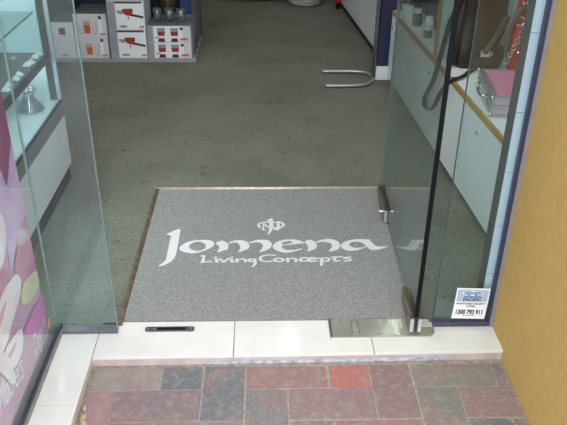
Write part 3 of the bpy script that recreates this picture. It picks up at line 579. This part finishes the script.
# ---------------------------------------------------------------- glassware shelf unit at the back left
su = empty('shelf_unit', (-.86,4.35,0))
def sx(name, m, x0, x1, y0, y1, z0, z1, bev=.001): return MB().box(x0+.86, x1+.86, y0-4.35, y1-4.35, z0, z1).build(name, m, su, bevel=bev)
M_sh = mat('grey_shelf_metal', (170,172,176), .4, .3, noise=.08)
sx('bottom_shelf', M_sh, -1.45, -.402, 4.108, 4.60, 0, .023)
sx('shading_shelf', M_sh, -1.45, -.402, 4.14, 4.60, .52, .54)  # unseen shelf, added to cast shade over the boxes
sx('back_panel', M_navy, -1.45, -.402, 4.60, 4.62, 0, 1.3)
for (x, y) in ((-1.44,4.12),(-.412,4.19),(-.412,4.33),(-.412,4.46),(-.412,4.585),(-1.44,4.585)):
    MB().tube([(x+.86,y-4.35,.02),(x+.86,y-4.35,1.3)], .008, 10).build('post', M_chrome, su, smooth=True)
tag(su, 'grey metal shelf unit with chrome posts holding boxed glassware', 'shelf unit')
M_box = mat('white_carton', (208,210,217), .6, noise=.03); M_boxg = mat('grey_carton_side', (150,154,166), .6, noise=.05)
PR = {'red':mat('print_red',(170,48,40),.5,noise=.2),'orange':mat('print_orange',(206,104,70),.5,noise=.2),'pink':mat('print_pink',(226,92,128),.5,noise=.1),'grey':mat('print_grey',(150,152,158),.5,noise=.1),
      'dark':mat('print_dark',(58,56,62),.5,noise=.1),'pale':mat('print_pale',(236,238,242),.5,noise=.02),'amber':mat('print_amber',(206,170,130),.5,noise=.1),'maroon':mat('print_maroon',(96,34,36),.5,noise=.1)}
def carton(x0, x1, z0, z1, label, art, grp=None, side=None, top=False, y0=4.114, d=.24, name='glassware_box'):
    t = empty(name, ((x0+x1)/2, y0, z0)); wd = x1-x0; h = z1-z0
    MB().box(-wd/2, wd/2, 0, d, 0, h).build('carton', M_box, t, bevel=.0015)
    if top: MB().box(-wd/2+.001, wd/2-.001, .002, d-.001, h, h+.0012).build('lid', mat('grey_carton_top', (104,108,114), .5, noise=.1), t)  # thin sheet that turns the carton's top face grey
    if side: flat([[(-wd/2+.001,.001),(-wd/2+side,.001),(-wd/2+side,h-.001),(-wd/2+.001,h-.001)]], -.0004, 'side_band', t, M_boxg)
    for k, (c, ps) in enumerate(art(wd, h)): flat(ps, -.0006-.0002*k, 'print', t, PR[c])
    return tag(t, label, 'box', grp)
def rect(x0, z0, x1, z1): return [(x0,z0),(x1,z0),(x1,z1),(x0,z1)]
def art_tall(w, h): return [('maroon',[rect(-.018,h*.66,.018,h*.84)]),('red',[rect(-.012,h*.68,.010,h*.75),rect(.0,h*.77,.014,h*.82)]),('grey',[rect(-.014,h*.60,.014,h*.615),rect(-.022,.012,.022,.018),rect(-.018,.022,.018,.025)])]
def art_drink(w, h):
    gl = lambda cx, wd, z0, z1: [(cx-wd*.42,z0),(cx+wd*.42,z0),(cx+wd*.5,z1),(cx-wd*.5,z1)]
    a = [('amber',[gl(-.018,.040,.02,h*.70)]),('orange',[gl(-.018,.036,.022,h*.52)]),
         ('grey',[gl(-.062,.003,.02,h*.62),gl(-.044,.003,.02,h*.62),gl(.018,.003,.02,h*.62),gl(.034,.003,.02,h*.66),rect(-.062,.018,-.044,.022),rect(.018,.018,.034,.022)]),
         ('pale',[gl(.058,.018,.02,h*.75)]),('dark',[rect(.052,h*.78,.068,h*.92)]),('pink',[rect(.055,.012,.085,.022)])]
    return a
def art_wine(w, h):
    bowl = [(.012+.030*math.cos(a), h*.66+.026*math.sin(a)) for a in [math.pi+i*math.pi/10 for i in range(11)]]
    bowl2 = [(-.030+.022*math.cos(a), h*.68+.022*math.sin(a)) for a in [math.pi+i*math.pi/10 for i in range(11)]]
    return [('pale',[rect(-w/2+.05,.003,w/2-.003,h-.003)]),('dark',[rect(-w/2+.046,h*.92,w/2-.012,h*.985),[(.0,h*.52),(w/2-.008,h*.40),(w/2-.008,h*.48),(.01,h*.60)],[(-w/2+.055,h*.62),(-.02,h*.56),(-.02,h*.59),(-w/2+.055,h*.66)]]),
            ('grey',[bowl2,ell(-.02,h*.12,.024,h*.05,14),rect(.010,h*.36,.014,h*.55)]),('red',[bowl, rect(-.018,h*.655,.042,h*.74)]),('maroon',[rect(.009,h*.40,.016,h*.46)]),('pink',[[(w/2-.038,h*.06),(w/2-.006,h*.09),(w/2-.006,h*.16),(w/2-.034,h*.13)]])]
def art_tea(w, h):
    out = [('pale',[rect(-w/2+.04,.002,w/2-.045,h-.002)])]
    for cx in (-.045,.032):
        out += [('grey',[[(cx-.019,h*.5),(cx+.019,h*.5),(cx+.024,h*.88),(cx-.024,h*.88)]]),('red',[[(cx-.019,h*.40),(cx+.019,h*.40),(cx+.023,h*.66),(cx-.023,h*.66)]]),('pale',[rect(cx-.015,h*.26,cx+.015,h*.40)]),('maroon',[[(cx-.021,h*.04),(cx+.021,h*.04),(cx+.016,h*.26),(cx-.016,h*.26)]])]
    return out+[('dark',[rect(w/2-.062,h*.76,w/2-.044,h*.92),rect(-w/2+.045,h*.28,-w/2+.07,h*.33)]),('pink',[[(w/2-.065,h*.12),(w/2-.018,h*.14),(w/2-.016,h*.28),(w/2-.06,h*.26)]])]
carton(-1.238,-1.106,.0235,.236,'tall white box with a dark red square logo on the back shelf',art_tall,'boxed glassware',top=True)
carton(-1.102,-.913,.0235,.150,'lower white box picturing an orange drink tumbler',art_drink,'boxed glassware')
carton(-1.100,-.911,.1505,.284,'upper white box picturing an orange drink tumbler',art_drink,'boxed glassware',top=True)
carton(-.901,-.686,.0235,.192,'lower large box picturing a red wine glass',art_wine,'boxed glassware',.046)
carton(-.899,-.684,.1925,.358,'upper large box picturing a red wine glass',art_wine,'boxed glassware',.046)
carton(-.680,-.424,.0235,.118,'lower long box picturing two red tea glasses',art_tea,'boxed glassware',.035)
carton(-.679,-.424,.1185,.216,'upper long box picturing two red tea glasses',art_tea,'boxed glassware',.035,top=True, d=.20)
def solid(name, m, x0, x1, y0, y1, z0, z1, label, cat, lid=None):
    t = empty(name, ((x0+x1)/2,(y0+y1)/2,z0)); wx, wy, h = (x1-x0)/2, (y1-y0)/2, z1-z0
    MB().box(-wx,wx,-wy,wy,0,h*.8).build('body', m, t, bevel=.002); MB().box(-wx-.001,wx+.001,-wy-.001,wy+.001,h*.8,h).build('lid', lid or m, t, bevel=.002)
    return tag(t, label, cat)
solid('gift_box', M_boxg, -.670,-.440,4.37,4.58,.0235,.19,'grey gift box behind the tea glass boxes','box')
solid('gift_box', M_navy, -1.10,-.95,4.37,4.58,.0235,.33,'navy gift box behind the orange drink boxes','box')
solid('gift_box', mat('ochre_card',(150,132,64),.7,noise=.2), -.945,-.905,4.38,4.56,.0235,.35,'narrow ochre gift box behind the orange drink boxes','box')
solid('gift_box', mat('blue_card',(52,82,128),.7,noise=.2), -.52,-.44,4.50,4.59,.1905,.30,'small blue box behind the glass tumblers','box')
for i, (x, y) in enumerate(((-.625,4.22),(-.555,4.22),(-.485,4.21))):
    o = MB().lathe([(.001,.0),(.021,.0),(.027,.075),(.0255,.075),(.0195,.006),(.001,.006)], 20).build('tumbler', G_clear, smooth=True); o.location = (x,y,.2175)
    tag(o, ['clear glass tumbler on the tea glass box, leftmost of three','clear glass tumbler on the tea glass box, middle of three','clear glass tumbler on the tea glass box nearest the chrome posts'][i], 'tumbler', 'tumblers on the back shelf')
o = MB().lathe([(.001,0),(.03,0),(.055,.04),(.06,.08),(.04,.125),(.022,.15),(.024,.165),(.018,.165),(.016,.15),(.001,.14)], 24).build('olive_vase', mat('olive_glaze',(78,74,44),.4,noise=.3), smooth=True); o.location = (-.60,4.52,.1905)
tag(o, 'dark olive round vase behind the tumblers on the back shelf', 'vase')
# ---------------------------------------------------------------- chrome garment rail
rk = empty('garment_rail', (.626,3.76,0))
base = [(.34,3.905,.012),(.44,3.905,.012),(.53,3.903,.012),(.575,3.885,.012),(.607,3.845,.012),(.618,3.79,.012),(.603,3.73,.012),(.568,3.685,.012),(.52,3.664,.012),(.44,3.658,.012),(.338,3.656,.012)]
base = [(x-.626,y-3.76,z) for x,y,z in base]
MB().tube(catmull(base,5), .0095, 10).build('base', mat('dull_chrome',(176,180,188),.35,.8,noise=.06), rk, smooth=True)
MB().tube([(-.008,.02,.012),(-.008,.02,1.45)], .011, 12).build('post', mat('satin_chrome',(178,180,184),.3,.9,noise=.05), rk, smooth=True)
MB().tube([(-.008,.02,1.45),(-.32,.02,1.45)], .011, 10).build('arm', M_chrome, rk, smooth=True)
tag(rk, 'chrome garment rail with a U-shaped foot on the carpet', 'garment rail')
# ---------------------------------------------------------------- navy partition and long white cabinets
nv = struct(MB().box(.636,1.45,3.795,3.90,.078,1.6).build('wall_navy', M_navy))
struct(MB().box(.632,1.45,3.789,3.905,0,.078).build('baseboard_navy', M_white, bevel=.002))
bc = empty('wall_cabinet', (.64,4.9,0))
ang = math.atan2(.583-.685, 5.74-4.302)
bc.rotation_euler = (0,0,-ang)
MB().box(.004,.5,-1.0,1.5,.045,.80).build('body', M_lam, bc, bevel=.002)
MB().box(.012,.5,-1.0,1.5,0,.045).build('plinth', M_dark, bc)
MB().box(-.004,.5,-1.0,1.5,.80,.825).build('top', M_lam, bc, bevel=.002)
for k in range(3): MB().box(-.001,.004,-.99+k*.83,-.99+k*.83+.82,.05,.795).build('door', M_lam, bc, bevel=.001)
tag(bc, 'long white cabinet with dark plinth behind the navy partition', 'cabinet')
# right-hand counter along the wall
rc = empty('display_counter', (.782,2.0,0)); rc.rotation_euler = (0,0,math.radians(2.75))
CH = .39
MB().box(.004,.46,-.22,1.785,.028,CH-.02).build('body', M_lam, rc, bevel=.001)
MB().box(.016,.46,-.22,1.785,0,.028).build('plinth', mat('grey_plinth',(92,92,88),.7,noise=.1), rc)
MB().box(.009,.46,-.22,1.785,CH-.02,CH).build('worktop', M_lam, rc)
MB().box(-.002,.009,-.22,1.785,CH-.021,CH+.0005).build('edging', M_wood, rc, bevel=.001)
ys = [-.21,.41,1.03,1.78]
for k in range(3):
    d = MB().box(-.0005,.0045,ys[k]+.003,ys[k+1]-.001,.030,CH-.023).build('door', M_lam, rc, bevel=.0008)
    b = MB(); yy = ys[k+1]-.06 if k != 0 else .30
    b.tube([(0,yy,.315),(-.006,yy,.315)], .009, 14); b.torus((-.007,yy,.315), .008, .0015, 14, 5, 'x'); b.build('lock', M_chrome, d)
tag(rc, 'low white display counter with oak edging along the right side', 'counter')
# divider panel standing on the counter
dv = empty('counter_divider', (.738,2.925,CH))
MB().box(.006,.44,-.006,.006,.0005,.62).build('panel', mat('pale_blue_panel',(188,206,214),.4,noise=.03), dv)
MB().box(-.008,.006,-.009,.009,.0005,.62).build('edging', M_wood, dv, bevel=.001)
tag(dv, 'upright pale blue divider panel with oak front edge on the counter', 'divider')
# small goods beyond the divider
def jar(x, y, r, h, m, ml, label, name='jar', cat='jar', z=CH+.0005):
    t = empty(name, (x,y,z))
    MB().lathe([(.001,0),(r*.9,0),(r,h*.08),(r,h*.65),(r*.7,h*.75),(.001,h*.75)], 18).build('body', m, t, smooth=False)
    MB().lathe([(r*.72,h*.72),(r*.78,h*.74),(r*.78,h*.98),(.001,h)], 18).build('lid', ml, t)
    return tag(t, label, cat, 'small jars on the counter')
M_jw = mat('white_glaze',(226,228,228),.3,noise=.04); M_jg = mat('smoky_glass',(96,102,100),.2,noise=.1)
jar(.80,3.36,.022,.075,M_jw,M_jw,'white lidded jar beside the oak divider edge, taller of the pair')
jar(.775,3.26,.020,.05,M_jg,M_jw,'short smoky jar with white lid beside the oak divider edge')
jar(.765,3.47,.024,.085,M_jg,M_jw,'tall smoky jar with white lid in the middle of the jar group')
jar(.745,3.56,.022,.075,M_jw,M_jw,'plain white lidded jar in the back row')
jar(.80,3.55,.020,.06,M_jw,M_jg,'white jar with a smoky lid in the back row')
jar(.775,3.66,.022,.07,M_jg,M_jg,'smoky jar standing farthest back on the counter')
solid('display_tray', mat('taupe_tray',(104,96,86),.7,noise=.1), .84,1.10,3.08,3.74,CH+.0005,CH+.045,'dark taupe display tray behind the jars on the counter','tray')
solid('gift_carton', mat('silver_card',(150,154,158),.5,noise=.1), .90,1.02,3.42,3.52,CH+.046,CH+.14,'silver gift carton on the dark display tray','box')
fl_ = empty('flower_pot', (.76,3.72,CH+.0005))
MB().lathe([(.001,0),(.022,0),(.028,.05),(.025,.05),(.001,.045)], 16).build('pot', M_jw, fl_)
random.seed(3); b = MB()
for k in range(26):
    a = random.uniform(0,6.28); r = random.uniform(0,.035); b.torus((r*math.cos(a), r*math.sin(a), .065+random.uniform(0,.035)), .008, .005, 8, 5, random.choice('xyz'))
b.build('blossom', mat('pink_petal',(206,96,130),.7,col2=(214,150,70),nscale=40), fl_, smooth=True)
tag(fl_, 'small white pot of pink and orange blossoms by the navy wall', 'flower pot')
# pink aluminium case
pc = empty('vanity_case', (.786,2.262,CH), math.radians(-6.5))
Mp = mat('pink_panel',(206,128,166),.4,noise=.06); Mal = mat('aluminium_edge',(200,198,196),.3,.8,noise=.08)
MB().box(.004,.246,.004,.296,.003,.074).build('body', Mp, pc)
fr = MB()
for z in (.002,.066): 
    fr.box(0,.25,0,.008,z,z+.011).box(0,.008,0,.30,z,z+.011).box(.242,.25,0,.30,z,z+.011).box(0,.25,.292,.30,z,z+.011)
for (x, y) in ((0,0),(.242,0),(0,.292),(.242,.292)): fr.box(x,x+.008,y,y+.008,.002,.077)
fr.box(0,.018,0,.30,.070,.0775).box(0,.25,-.0005,.004,.034,.042).box(-.0005,.004,0,.30,.034,.042)
fr.build('frame', Mal, pc, bevel=.0008)
MB().box(.01,.24,.0015,.0045,.043,.066).box(.01,.24,.0015,.0045,.013,.033).build('front_panel', mat('lilac_panel',(206,176,208),.4,noise=.05), pc)
MB().box(.001,.0045,.01,.29,.043,.066).box(.001,.0045,.01,.29,.013,.033).build('side_panel', mat('silver_panel',(176,176,180),.35,.5,noise=.1), pc)
for yy in (.055,.235):
    b = MB(); b.box(-.006,.001,yy-.014,yy+.014,.022,.060).box(-.010,-.006,yy-.009,yy+.009,.028,.046); b.tube([(-.008,yy-.012,.058),(-.008,yy+.012,.058)], .003, 8)
    b.build('latch', M_chrome, pc, bevel=.001)
b = MB(); b.tube(catmull([(-.002,.10,.042),(-.016,.105,.040),(-.020,.145,.036),(-.016,.185,.040),(-.002,.19,.042)],5), .005, 8); b.build('handle', M_chrome, pc, smooth=True)
for (x, y) in ((0,0),(.25,0),(0,.30)):
    b = MB()
    for z in (.008,.072):
        b.lathe([(.001,-.008),(.005,-.006),(.007,0),(.005,.006),(.001,.007)], 10, (x,y,z if z > .02 else .011))
    b.build('corner_guard', M_chrome, pc, smooth=True)
tag(pc, 'pink vanity case with silver frame and latches on the counter', 'case')
# brown leather handbag with its long strap looping over the counter edge
hb = empty('brown_handbag', (.895,2.84,CH))
Mbr = mat('brown_leather',(50,36,22),.42,col2=(28,19,12),nscale=10,bump=.25,bscale=60); Mbd = mat('dark_leather',(46,36,30),.5,col2=(26,20,17),nscale=20)
def bag_body(w0, w1, d0, d1, h, n=12):
    vs = []; fs = []; K = 28
    for i in range(n+1):
        t = i/n; w_ = (w0+(w1-w0)*t)*(1-.10*max(0,1-t*6)**2); d_ = (d0+(d1-d0)*t**1.3)*(1-.18*max(0,1-t*6)**2)+.006*math.sin(t*9)
        for k in range(K):
            a = 2*math.pi*k/K; c, s = math.cos(a), math.sin(a)
            vs.append((w_*math.copysign(abs(c)**.45,c), d_*math.copysign(abs(s)**.6,s)+.004*math.sin(3*a+t*6), t*h))
    for i in range(n):
        for k in range(K): fs.append((i*K+k, i*K+(k+1)%K, (i+1)*K+(k+1)%K, (i+1)*K+k))
    fs.append(tuple(range(K-1,-1,-1))); fs.append(tuple(n*K+k for k in range(K)))
    return vs, fs
b = MB(); b.add(*bag_body(.100,.086,.060,.035,.36)); b.build('body', Mbr, hb, smooth=True)
b = MB(); b.tube(catmull([(.0,-.082,.075),(.04,-.078,.14),(.078,-.066,.22)],5), .003, 8, flat=4.5, upv=(.8,0,-.6)); b.build('front_strap', mat('taupe_strap',(74,66,56),.5,noise=.2), hb, smooth=True)
b = MB(); b.tube([(-.094,0,.012),(-.090,.0,.14),(-.082,0,.34)], [.030,.026,.020], 12, flat=1.2); b.build('side_gusset', Mbd, hb, smooth=True)
b = MB(); b.box(-.012,.022,-.081,-.074,.060,.085); b.torus((.020,-.079,.072), .013, .002, 14, 5, 'y', sq=.7); b.build('buckle', M_brass, hb)
strap = [(-.080,0,.35),(-.095,-.02,.30),(-.140,-.04,.20),(-.160,-.045,.10),(-.172,.0,-.06),(-.174,.12,-.19),(-.174,.06,-.215),(-.174,-.05,-.17),(-.172,-.16,-.05),(-.145,-.205,.008),(-.09,-.15,.006),(-.05,-.095,.006),(-.01,-.078,.03)]
b = MB(); b.tube(catmull(strap,6), .003, 8, flat=4.0, upv=(1,.15,.05)); b.build('shoulder_strap', Mbd, hb, smooth=True)
tag(hb, 'brown leather handbag with a dark strap hanging over the counter edge', 'handbag')
# red bag with silver rings and chain
rd = empty('red_handbag', (1.075,2.80,CH), math.radians(-4))
Mrd = mat('red_leather',(196,48,40),.35,col2=(150,30,28),nscale=12,bump=.15,bscale=80)
b = MB(); b.add(*bag_body(.072,.055,.040,.022,.34)); b.build('body', Mrd, rd, smooth=True)
b = MB()
for k in range(12): b.torus((-.088+.006*k*.9,-.056+.002*k,.03+.0135*k), .0085, .0017, 10, 5, 'y' if k % 2 else 'x', sq=1.2)
b.build('chain', M_chrome, rd, smooth=True)
b = MB(); b.torus((-.052,-.045,.205), .017, .0026, 18, 6, 'y'); b.torus((-.045,-.045,.292), .014, .0026, 18, 6, 'y', sq=1.3); b.box(-.066,-.030,-.049,-.042,.262,.270); b.build('ring', M_chrome, rd, smooth=False)
b = MB(); b.tube(catmull([(-.048,-.045,.265),(-.085,-.055,.20),(-.115,-.062,.11)],5), .014, 8, flat=.2, upv=(0,1,0)); b.build('side_strap', mat('grey_webbing',(92,86,84),.6,noise=.15), rd, smooth=True)
b = MB()
for (x,z) in ((-.04,.08),(-.01,.05),(.0,.14),(-.03,.20),(.02,.24)): b.lathe([(.001,-.003),(.004,0),(.001,.003)], 8, (x,-.053+z*.06,z))
b.build('stud', M_chrome, rd)
b = MB(); b.tube(catmull([(-.04,0,.335),(-.03,0,.42),(.03,0,.42),(.04,0,.335)],6), .006, 8); b.build('handle', Mrd, rd, smooth=True)
tag(rd, 'red handbag with silver rings and chain behind the pink case', 'handbag')
# ---------------------------------------------------------------- far back of the shop
bk = empty('woven_basket', (.335,5.64,0)); R = .135
b = MB()
for k in range(11): b.torus((0,0,.012+.02*k), R-.02+.03*math.sin(k/10*math.pi*.8), .012, 28, 6, 'z')
b.build('coil', mat('pale_wicker',(198,192,178),.9,noise=.3,nscale=60), bk, smooth=True)
MB().lathe([(.001,.002),(R-.03,.002),(R-.03,.012),(.001,.012)], 24).build('bottom', mat('pale_wicker',(198,192,178)), bk)
tag(bk, 'pale woven round basket on the carpet at the back of the shop', 'basket')
pf = empty('floor_cushion', (-.02,6.02,0))
MB().lathe([(.001,.0),(.30,.0),(.345,.02),(.365,.07),(.35,.13),(.29,.165),(.10,.18),(.001,.17)], 36).build('cover', mat('maroon_fabric',(66,30,36),.9,noise=.2,nscale=50), pf, smooth=True)
b = MB(); b.torus((0,0,.075), .366, .006, 40, 6); b.build('piping', mat('dark_piping',(40,22,28),.8), pf, smooth=True)
tag(pf, 'dark maroon round floor cushion at the back of the shop', 'cushion')
um = empty('folded_umbrella', (.572,5.43,0)); um.rotation_euler = (0, math.radians(3), 0)
MB().lathe([(.001,.045),(.012,.045),(.026,.07),(.034,.22),(.024,.55),(.012,.62),(.001,.62)], 16, ruff=lambda i,a: .12*math.sin(6*a)).build('canopy', mat('scarlet_cloth',(206,36,44),.7,noise=.2), um, smooth=True)
MB().lathe([(.001,.002),(.012,.002),(.016,.02),(.014,.05),(.001,.052)], 12).build('tip', M_black, um)
b = MB(); b.tube(catmull([(0,0,.60),(0,0,.74),(.02,0,.79),(.06,0,.79),(.075,0,.75)],5), .009, 8); b.build('handle', M_black, um, smooth=True)
tag(um, 'folded red umbrella with black tip leaning at the white cabinet', 'umbrella')
